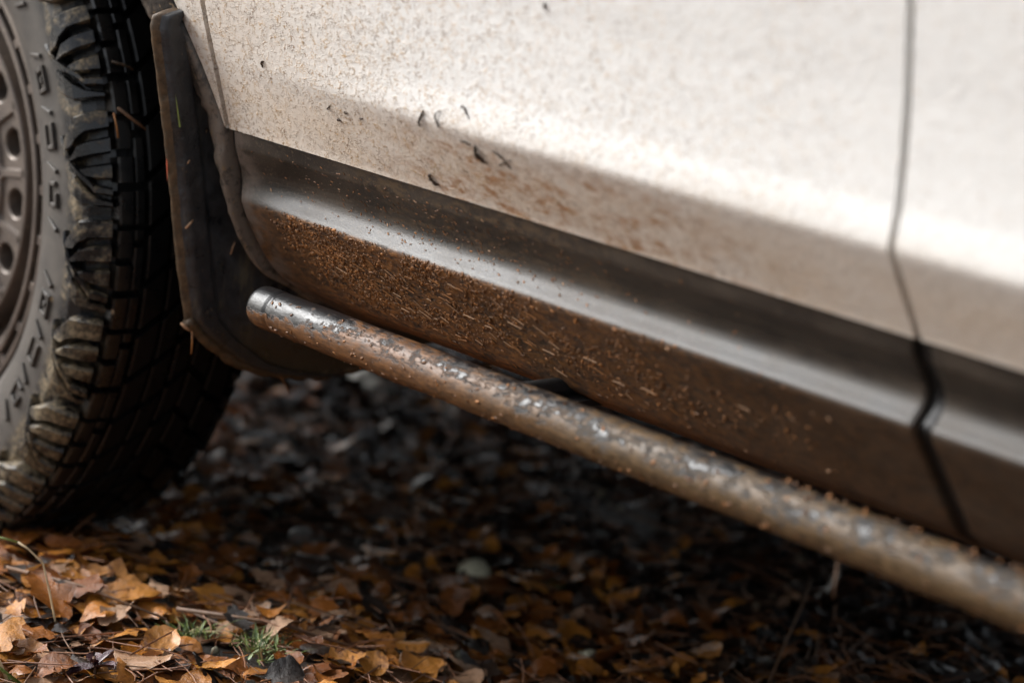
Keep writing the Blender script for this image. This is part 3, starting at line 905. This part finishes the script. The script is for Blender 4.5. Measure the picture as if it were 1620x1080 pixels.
DOOR_BITS = [
    (.0126, .6073, [([(-2.2, -2.5, .3), (-2.6, 0, .8), (-1, 2.6, 1.0), (2.2, 3.6, .4)], 1.0)], 'tiny curled dark plant bit high on the door near its front edge'),
    (.3894, .7121, [([(-.5, -2.5, .3), (.6, 0, 1.0), (0, 3, .3)], 1.1)], 'lone dark speck of plant at the very top of the door'),
    (.1159, .5765, [([(-2.5, -.5, .2), (0, .6, 1.2), (2.4, -.4, .2)], 1.3)], 'flat dark mud blob, lowest of the four little blobs left of the curled stems'),
    (.1036, .5843, [([(-2.5, -1.5, .2), (-.5, .2, 1.0), (1.5, 1.2, .6), (3, 3.2, .2)], .7)], 'leftmost of the four little dark blobs on the door'),
    (.1300, .5845, [([(-2, 2, .2), (0, 0, 1), (2, 1.0, .3)], .9)], 'small forked dark blob in the middle of the four little blobs'),
    (.1519, .5841, [([(-2.4, .4, .2), (0, -.4, .9), (2.6, .6, .2)], .8)], 'rightmost of the four little dark blobs on the door'),
    (.2437, .5996, [([(-4, -6, .3), (-2, -2.5, 1.6), (1.5, 1.5, 1.8), (3.2, 6, 1.2), (4.0, 9, .3)], 1.25), ([(-2.5, -3, 1), (-6, -2.0, .3)], .6)], 'dark ragged bit of stem, leftmost of the larger bits stuck to the door'),
    (.2664, .6052, [([(6, 5.5, .4), (2, 5.5, 1.2), (-1.5, 3.0, 1.4), (-1.8, -.5, 1.3), (1.2, -3.0, 1.4), (2.6, -5.5, .9), (.2, -7.5, .4), (-2.0, -5.4, .3)], .75)], 'curly dark tendril stuck to the door right of the ragged stem'),
    (.2999, .6172, [([(-6, .6, .3), (-2.8, 2.8, 1.2), (.2, 2.4, 1.2), (3.5, -1.8, 1), (6.5, -5.8, .3)], .75)], 'thin bent stem like a hook, topmost of the bits on the door'),
    (.3105, .5844, [([(-.6, 7, .3), (.2, 4, 2.0), (0, 0, 3.4), (.4, -3.4, 2.4), (3.5, -6, 1.2), (7.5, -7.2, .3)], 1.9)], 'plump dark seed with a trailing tail stuck to the door'),
    (.2980, .5905, [([(-7, .6, .3), (-3.5, .9, 1.0), (0, 1.0, 1.1), (4, .8, 1.1), (6.2, -.6, .3)], .9)], 'short level twig just above the dark seed on the door'),
    (.3428, .5860, [([(-12, 4.6, .3), (-7, 4.2, 1), (-2, 1.8, 1.5), (1.5, -1, 1.6), (5.5, -7, .4)], 1.0), ([(4.0, -5.2, 1.0), (-1, -3.6, .9), (-6, -4.6, .7), (-10.5, -8.2, .3)], .55), ([(2.5, -2.0, 1.0), (6.5, -.2, .6), (10, .4, .3)], .35)], 'forked dark stem with spread prongs, rightmost bit on the door'),
    (.2304, .5468, [([(-3, 4.4, .3), (-1.2, 2.6, 1.8), (0, 0, 2.6), (2.2, -3.2, 1.6), (6.5, -4.2, .4)], 1.9)], 'dark triangular mud crumb sitting on the lower edge of the white door'),
]
for args in DOOR_BITS: door_bit(*args)

# ------------------------------------------------------------------ leaf litter
def leaf_template(kind, seed, L):
    r_ = np.random.default_rng(seed)
    nu, nv = 12, 4
    c_long, c_cross, tw = r_.uniform(-.55, .55), r_.uniform(.1, .7) * r_.choice([1, 1, -1]), r_.uniform(-.7, .7)
    bendx = r_.uniform(-.25, .25)
    V = np.zeros((nu, nv + 1, 3))
    for i in range(nu):
        t = i / (nu - 1)
        if kind == 'oval': w = .30 * math.sin(math.pi * t ** .85) ** .75
        elif kind == 'round': w = .44 * math.sin(math.pi * t ** .8) ** .6
        elif kind == 'oak': w = .33 * math.sin(math.pi * t ** .75) ** .6 * (.80 + .24 * math.cos(2 * math.pi * (3.0 * t + .1)))
        elif kind == 'lobed': w = .36 * math.sin(math.pi * t ** 1.1) ** .55 * (.80 + .22 * math.cos(2 * math.pi * (2.0 * t - .1)))
        else: w = .17 * math.sin(math.pi * t ** .9) ** .8
        if i == 0: w = .012
        if i == nu - 1: w = .01
        for j in range(nv + 1):
            v = (j - nv / 2) / (nv / 2)
            asym = 1 + .035 * r_.normal() if abs(v) == 1 and 0 < i < nu - 1 else 1
            y = w * v * asym
            x = t - .5 + (.05 * abs(v) if kind in ('oak', 'lobed') else 0)
            zz = c_long * ((t - .5) ** 2) * 1.1 + c_cross * (abs(y) ** 1.3) * .9 + tw * y * (t - .5) * 1.2 + r_.normal() * .018
            V[i, j] = (x, y + bendx * (t - .5) ** 2, zz)
    V *= L
    F = []
    for i in range(nu - 1):
        for j in range(nv):
            a = i * (nv + 1) + j
            F.append((a, a + nv + 1, a + nv + 2, a + 1))
    # stalk
    verts = V.reshape(-1, 3)
    k0 = len(verts)
    st = np.array([[-.5, -.012, .0], [-.5, .012, .0], [-.66, .008, .04], [-.66, -.008, .04]]) * L
    st[:, 2] += verts[2, 2]
    verts = np.vstack([verts, st])
    F.append((k0, k0 + 1, k0 + 2, k0 + 3))
    verts[:, 2] -= verts[:, 2].min()
    return verts, np.array(F)
KINDS = ['oval', 'oval', 'round', 'oak', 'oak', 'lobed', 'narrow', 'oval', 'round', 'lobed', 'oak', 'oval']
TEMPL = [leaf_template(k, 100 + i, L) for i, (k, L) in enumerate(zip(KINDS, (.062, .05, .048, .075, .062, .06, .06, .07, .04, .072, .055, .042)))]

def rot_mat(yaw, tx, ty):
    return np.array(Matrix.Rotation(yaw, 3, 'Z') @ Matrix.Rotation(tx, 3, 'X') @ Matrix.Rotation(ty, 3, 'Y'))

class Litter:
    """many small pieces joined into one mesh, with one material slot per tint"""
    def __init__(s): s.V, s.F, s.M, s.n = [], [], [], 0
    def add(s, V, F, mi):
        s.V.append(V); s.F.append(F + s.n); s.M.append(np.full(len(F), mi)); s.n += len(V)
    def build(s, name, mats):
        V = np.vstack(s.V); F = np.vstack(s.F)
        me = bpy.data.meshes.new(name)
        me.from_pydata(V.tolist(), [], F.tolist())
        for mm in mats: me.materials.append(mm)
        me.polygons.foreach_set('material_index', np.concatenate(s.M).astype(np.int32))
        me.polygons.foreach_set('use_smooth', np.ones(len(F), bool))
        o = link(name, me); o['kind'] = 'stuff'
        return o

def tyre_near(x, y):
    return abs(x - AX) < .17 and -.09 < y < .19
lit = Litter()
def tint_at(x, y):  # light and shade put into the leaf mix: bright outside, dark under the car
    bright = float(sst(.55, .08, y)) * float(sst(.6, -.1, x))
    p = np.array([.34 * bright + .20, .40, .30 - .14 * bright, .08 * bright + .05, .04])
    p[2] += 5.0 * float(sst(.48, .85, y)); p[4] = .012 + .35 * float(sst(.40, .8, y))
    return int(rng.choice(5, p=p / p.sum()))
def scatter(n, x0, x1, y0, y1, lift=.02, tilt=.19, big=.80):
    for _ in range(n):
        x, y = rng.uniform(x0, x1), rng.uniform(y0, y1)
        if tyre_near(x, y): continue
        if math.hypot(x + .012, y + .04) < .035 or math.hypot(x - .05, y + .012) < .045: continue
        # leave bare gritty patches
        if mnoise.noise((x * 4.2 + 3, y * 4.2, .7)) > .34 and rng.random() < .75: continue
        k = int(rng.integers(len(TEMPL))); V, F = TEMPL[k]
        A = rot_mat(rng.uniform(0, 6.283), rng.normal() * tilt, rng.normal() * tilt)
        if rng.random() < .4: A = A @ np.diag([1, 1, -1.])
        P = (V * rng.uniform(.45, 1.15) * big) @ A.T
        P[:, 2] -= P[:, 2].min() * .7
        P += np.array([x, y, float(ground_h(x, y)) + rng.random() ** 2 * lift])
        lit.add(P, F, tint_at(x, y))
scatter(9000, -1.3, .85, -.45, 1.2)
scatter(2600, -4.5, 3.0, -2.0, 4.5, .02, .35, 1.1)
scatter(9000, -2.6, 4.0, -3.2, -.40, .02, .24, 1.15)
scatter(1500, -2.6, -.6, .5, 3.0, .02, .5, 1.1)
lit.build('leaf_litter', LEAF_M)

# the leaves that show largest, each one its own object
LEAF_MESH = {}
for i, (V, F) in enumerate(TEMPL):
    for j, mm in enumerate(LEAF_M):
        me = bpy.data.meshes.new('fallen_leaf')
        me.from_pydata(V.tolist(), [], F.tolist()); me.materials.append(mm)
        me.polygons.foreach_set('use_smooth', [True] * len(F))
        LEAF_MESH[i, j] = me
LEAF_COLOUR = ['ochre yellow', 'rust brown', 'soaked blackish', 'pale pinkish tan', 'wet grey']
SHAPE_WORD = {'oval': 'oval', 'round': 'broad rounded', 'oak': 'wavy edged', 'lobed': 'lobed', 'narrow': 'narrow'}
def leaf_place(x, y, u):
    if x < -.36: return 'beside the foot of the tyre'
    if y > .42: return 'in deep shade under the car'
    if y > .22: return 'in the shade behind the side bar'
    if y > .06: return 'on the ground below the side bar'
    d_t = math.hypot(x - .03, y + .02)
    if d_t < .10: return 'close to the small green grass tuft'
    if u < 150 and x > -.12: return 'by the grass blades at bottom left'
    if x < -.16: return 'between the tyre and the grass tuft'
    return 'at the near edge of the litter'
def leaf_label(k, ti, size, tilt, x, y, u):
    sz = 'small' if size < .043 else ('large' if size > .066 else 'medium')
    pose = 'flat' if tilt < .2 else ('tilted' if tilt < .42 else 'upturned')
    return f"{sz} {LEAF_COLOUR[ti]} {SHAPE_WORD[KINDS[k]]} leaf lying {pose} {leaf_place(x, y, u)}"
placed = 0
while placed < 296:
    x, y = rng.uniform(-.55, .45), rng.uniform(-.30, .62)
    if tyre_near(x, y): continue
    u, v, d = project((x, y, float(ground_h(x, y)) + .01))
    if not (-20 < u < 1640 and 860 < v < 1095): continue
    if y > .3 and rng.random() < .4: continue
    if math.hypot(x + .004, y + .05) < .05 or math.hypot(x - .06, y + .03) < .055: continue
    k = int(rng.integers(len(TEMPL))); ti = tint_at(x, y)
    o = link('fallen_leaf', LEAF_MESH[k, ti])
    o.location = (x, y, float(ground_h(x, y)) + .006 + rng.random() * .022)
    tilt_ = rng.normal(0, .2, 2); o.rotation_euler = (tilt_[0], tilt_[1], rng.uniform(0, 6.283))
    s_ = rng.uniform(.55, 1.0); o.scale = (s_, s_, s_ * rng.choice([1, 1, -1]))
    size_ = s_ * float(np.ptp(TEMPL[k][0][:, 0]))
    tag(o, leaf_label(k, ti, size_, math.hypot(*tilt_), x, y, u), 'leaf', 'fallen leaves on the ground'); placed += 1

# pine needles, twigs, grit
nd = Litter()
def needle_geo(L, r_, bend):
    rows = []
    for i in range(5):
        t = i / 4 - .5
        rr = r_ * (1 - .5 * abs(t))
        for k in range(4):
            a = k * math.pi / 2
            rows.append((t * L, math.cos(a) * rr + bend * t * t * L, math.sin(a) * rr))
    V = np.array(rows); F = []
    for i in range(4):
        for k in range(4):
            F.append((i * 4 + k, i * 4 + (k + 1) % 4, i * 4 + 4 + (k + 1) % 4, i * 4 + 4 + k))
    return V, np.array(F)
for _ in range(4200):
    x, y = rng.uniform(-1.1, .8), rng.uniform(-.45, 1.1)
    if tyre_near(x, y): continue
    V, F = needle_geo(rng.uniform(.03, .09), rng.uniform(.0005, .0011), rng.normal() * .25)
    P = V @ rot_mat(rng.uniform(0, 6.283), 0, rng.normal() * .16).T
    nd.add(P + np.array([x, y, float(ground_h(x, y)) + .006 + rng.random() * .024]), F, 0 if rng.random() < .75 else 1)
nd.build('pine_needles', [NEEDLE, TWIG])
gr = Litter()
ico = np.array([(0,0,1),(.894,0,.447),(.276,.851,.447),(-.724,.526,.447),(-.724,-.526,.447),(.276,-.851,.447),(.724,.526,-.447),(-.276,.851,-.447),(-.894,0,-.447),(-.276,-.851,-.447),(.724,-.526,-.447),(0,0,-1)])
icf = np.array([(0,1,2),(0,2,3),(0,3,4),(0,4,5),(0,5,1),(1,6,2),(2,7,3),(3,8,4),(4,9,5),(5,10,1),(2,6,7),(3,7,8),(4,8,9),(5,9,10),(1,10,6),(6,11,7),(7,11,8),(8,11,9),(9,11,10),(10,11,6)])
for _ in range(4200):
    x, y = rng.uniform(-1.6, .8), rng.uniform(-.4, 1.6)
    if tyre_near(x, y): continue
    if mnoise.noise((x * 4.2 + 3, y * 4.2, .7)) < .2 and rng.random() < .8: continue
    r_ = rng.uniform(.0015, .006)
    P = ico * r_ * rng.uniform(.6, 1.2, (12, 3))
    gr.add(P + np.array([x, y, float(ground_h(x, y)) + r_ * .4]), icf, 0 if rng.random() < .8 else 1)
gr.build('grit', [STONE, LICHEN])

# ------------------------------------------------------------------ single finds in the litter and on the car
def blade(m, base, tip, w, bend, mi=0, n_=7):
    b, t = Vector(base), Vector(tip)
    d = (t - b); side = d.cross(Vector((0, 0, 1))).normalized()
    if side.length < .1: side = Vector((1, 0, 0))
    rows = []
    for i in range(n_):
        k = i / (n_ - 1)
        p = b + d * k + Vector(bend) * (k * k)
        ww = w * (1 - k ** 2.2) + w * .06
        u = side * ww * .5
        rows.append([tuple(p - u), tuple(p - Vector((0, 0, 1)) * ww * .18), tuple(p + u)])
    m.grid(rows, mi)
gh = lambda x, y: float(ground_h(x, y))
m = MB()
m.tube([(-.0703, -.1409, .058), (-.0832, -.146, .0745), (-.0951, -.1479, .105), (-.1042, -.1498, .1271), (-.1162, -.1587, .1382), (-.1243, -.1655, .1435)], [.0009, .0009, .0009, .0008, .0009, .0012], 8)
m.tube([(-.1243, -.1655, .1435), (-.1362, -.1773, .1459), (-.150, -.191, .1476)], [.0012, .0013, .0010], 8, 1)
tag(m.build('grass_stalk', [STALK, GREEN]), 'tall thin pale grass stem arching over the litter in front of the tyre', 'grass')
for (bx, by, tx, ty, tz, w, col, lab) in ((.03, -.225, -.03, -.285, .115, .0065, GREEN, 'broad green grass blade slanting up at the bottom left corner'),
                                     (.02, -.235, -.045, -.262, .105, .0035, GREEN, 'narrow green grass blade beside the broad one at the bottom left corner'),
                                     (.012, -.245, -.018, -.255, .112, .0042, STALK, 'pale dry grass blade behind the green ones at the bottom left corner')):
    m = MB(); blade(m, (bx, by, gh(bx, by)), (tx, ty, tz), w, (0, 0, -.008))
    tag(m.build('grass', col), lab, 'grass')
for (cx_, cy_, r_, nb, lab) in ((-.012, -.040, .022, 60, 'small tuft of bright green grass in the ochre leaves, the left one'),
                                (.045, -.008, .030, 85, 'wider tuft of green grass and moss right of the small tuft'),
                                (.082, -.025, .020, 45, 'low green sprig nearest the bottom edge beside the wider tuft'),
                                (-.10, .50, .03, 40, 'dim green moss sprig in the shade under the car')):
    m = MB()
    for _ in range(nb):
        a, q = random.uniform(0, 6.283), r_ * math.sqrt(random.random())
        x, y = cx_ + q * math.cos(a), cy_ + q * math.sin(a)
        L = random.uniform(.006, .020)
        blade(m, (x, y, gh(x, y) + .014), (x + random.gauss(0, .012), y + random.gauss(0, .012), gh(x, y) + .014 + L), random.uniform(.0012, .003), (random.gauss(0, .004), random.gauss(0, .004), -.004), random.choices((0, 1, 2), (.6, .25, .15))[0], 5)
    tag(m.build('grass_tuft', [GREEN, MOSS, STALK]), lab, 'grass tuft')
# purple seedling at the bottom edge
sd = bpy.data.objects.new('seedling', None); COL.objects.link(sd); sd.location = (.038, -.178, gh(.038, -.178))
tag(sd, 'little purple leaved seedling standing at the bottom left edge of the picture', 'seedling')
m = MB(); m.tube([(.038, -.178, gh(.038, -.178)), (.037, -.179, gh(.038, -.178) + .02), (.035, -.18, gh(.038, -.178) + .036)], .0012, 6); m.build('stem', TWIG, sd)
for a, up, L, w in ((2.6, .012, .026, .016), (.2, .018, .024, .015), (4.4, .004, .026, .017), (1.2, .024, .016, .010), (5.4, .022, .016, .011)):
    b = Vector((.036, -.179, gh(.038, -.178) + .024)); d = Vector((math.cos(a), math.sin(a), 0)); sdv = Vector((-d.y, d.x, 0)); rows = []
    for i in range(7):
        k = i / 6; ww = w * .5 * math.sin(math.pi * min(1, k * .93 + .05)) ** .8
        p = b + d * (L * k) + Vector((0, 0, up * k - .010 * k * k))
        rows.append([tuple(p + sdv * (ww * v) + Vector((0, 0, .004 * abs(v)))) for v in (-1, -.5, 0, .5, 1)])
    m = MB(); m.grid(rows); m.build('leaf', PURPLE, sd)
def twig(pts, r_, lab, mat=TWIG):
    m = MB(); m.tube(pts, [r_ * (1 - .5 * i / len(pts)) for i in range(len(pts))], 7)
    return tag(m.build('twig', mat), lab, 'twig')
twig([(.239, .493, .004), (.205, .553, .028), (.165, .625, .052), (.145, .655, .062)], .0016, 'straight thin twig rising from the litter at the lower right')
twig([(.262, .515, .004), (.24, .56, .022), (.21, .60, .034)], .0010, 'finer dark twig beside the straight one at the lower right')
twig([(.70, -.004, .367), (.701, -.005, .352), (.7005, -.004, .338)], .0011, 'single needle hanging straight down from the side bar')
twig([(-.05, -.035, gh(-.05, -.035) + .03), (.02, .03, gh(.02, .03) + .027), (.09, .10, gh(.09, .10) + .024)], .0022, 'long reddish twig lying across the leaves below the side bar')
twig([(-.20, -.13, gh(-.2, -.13) + .03), (-.12, -.10, gh(-.12, -.1) + .034), (-.03, -.06, gh(-.03, -.06) + .028)], .0018, 'slim red brown twig lying left of the grass tuft')
# bits caught on the tyre and on the flap
def on_tyre(y, deg, r_): return Vector((AX + r_ * math.cos(R(deg)), y, AZ + r_ * math.sin(R(deg))))
m = MB(); m.tube([on_tyre(-.036, 19.2, .408), on_tyre(-.022, 17.6, .409), on_tyre(-.008, 16.2, .409)], [.0017, .0016, .0013], 7)
tag(m.build('twig', TWIG), 'short brown twig stuck to the tread of the tyre', 'twig')
m = MB(); m.tube([on_tyre(-.0395, 18.6, .405), on_tyre(-.0385, 16.8, .406), on_tyre(-.0375, 15.2, .405)], .0009, 6)
tag(m.build('twig', STRAW[0]), 'thin orange sliver lying in the tread groove of the tyre', 'twig')
m = MB(); m.tube([on_tyre(-.034, 25.5, .407), on_tyre(-.022, 25.0, .408), on_tyre(-.012, 24.4, .407)], .0013, 6)
tag(m.build('twig', CRUMB), 'dull brown twig stuck higher up on the tread of the tyre', 'twig')
for (y, z, pts, r_, mt, lab) in (
    (-.004, .338, [(-.002, -.004, .004), (0, 0, 0), (.002, .005, -.004)], .0017, STRAW[2], 'pinkish crumb caught on the outer lower corner of the mud flap'),
    (.004, .331, [(0, 0, .003), (0, .001, -.008), (.001, .0, -.020)], .0010, STRAW[0], 'orange needle hanging from the lower corner of the mud flap'),
    (.112, .283, [(-.002, -.006, .004), (0, .0, -.003), (.001, .010, -.018), (.001, .014, -.024)], .0012, STRAW[1], 'brown twig hanging from the bottom edge of the mud flap'),
    (-.017, .498, [(.004, -.003, -.003), (.005, 0, 0), (.005, .003, .004)], .0015, STRAW[2], 'pale straw bit stuck on the upper rib of the mud flap'),
    (-.010, .440, [(.004, -.004, -.005), (.0055, 0, 0), (.005, .003, .003)], .0013, STRAW[2], 'pale straw bit stuck on the rib of the mud flap at mid height'),
    (.042, .412, [(.001, 0, -.006), (.0016, .001, 0), (.001, .004, .006)], .0010, STRAW[2], 'thin pale straw stuck flat on the smooth part of the mud flap')):
    m = MB(); m.tube([(-.110 + a, y + b, z + c) for a, b, c in pts], [r_ * .7] + [r_] * (len(pts) - 2) + [r_ * .5], 7)
    tag(m.build('plant_bit', mt), lab, 'plant bit')
m = MB(); blade(m, (-.1165, -.0335, .506), (-.1165, -.0305, .478), .0022, (0, 0, 0)); tag(m.build('red_sliver', simple('red_orange_leaf_sliver', (.26, .045, .015), .5)), 'red orange leaf sliver along the outer edge of the mud flap', 'leaf sliver')
m = MB(); blade(m, (-.103, -.030, .532), (-.103, -.037, .562), .0028, (0, 0, 0)); tag(m.build('grass', GREEN), 'tiny green blade stuck to the upper edge of the mud flap', 'grass')
# pale lichen crumbs and stones
def stone(x, y, r_, mat, lab, cat, name, sq=.6, lumps=1, lift=.4):
    m = MB()
    for q in range(lumps):
        dx, dy = (0, 0) if q == 0 else (random.gauss(0, r_ * .9), random.gauss(0, r_ * .9))
        rr = r_ * (1 if q == 0 else random.uniform(.4, .8))
        P = []
        for i in range(9):
            th = math.pi * i / 8
            P.append([(x + dx + rr * math.sin(th) * math.cos(ph) * (1 + .22 * mnoise.noise((q + x * 9 + 2 * math.cos(ph) * math.sin(th), 2 * math.sin(ph) * math.sin(th), 2 * math.cos(th)))),
                       y + dy + rr * math.sin(th) * math.sin(ph), gh(x, y) + rr * lift + rr * sq * math.cos(th)) for ph in np.linspace(0, 2 * math.pi, 12, endpoint=False)])
        m.grid(P, wrap_v=True, flip=True)
    return tag(m.build(name, mat), lab, cat)
stone(.040, .248, .0065, LICHEN, 'yellowish lichen crumb with dark grit, the left of two near the bottom edge', 'lichen', 'lichen_crumb', .8, 6, 2.2)
stone(.098, .377, .0075, LICHEN, 'pale lichen sprig, the right of two near the bottom edge', 'lichen', 'lichen_crumb', .7, 6, 2.0)
stone(-.142, .425, .019, LICHEN, 'pale round stone in the shade under the middle of the side bar', 'stone', 'stone', .6, 2, .9)
stone(-.33, .33, .016, STONE, 'grey pebble under the left end of the side bar', 'stone', 'stone', .6, 1, .8)
for i, (x, y, r_, lab) in enumerate(((-.86, .86, .05, 'big pale stone added for the bright glints beyond the mud flap under the car'), (-.92, .98, .038, 'second pale stone added for the bright glints, just behind the big one under the car'),
                        (-.78, .80, .03, 'small pale stone added for the bright glints, at the foot of the big one under the car'), (-.99, .92, .03, 'pale stone added for the bright glints, farthest left beyond the mud flap'))):
    stone(x, y, r_, PALE, lab, 'stone', 'stone', .6, 3, .5)  # pale stones added to give bright blurred glints under the car
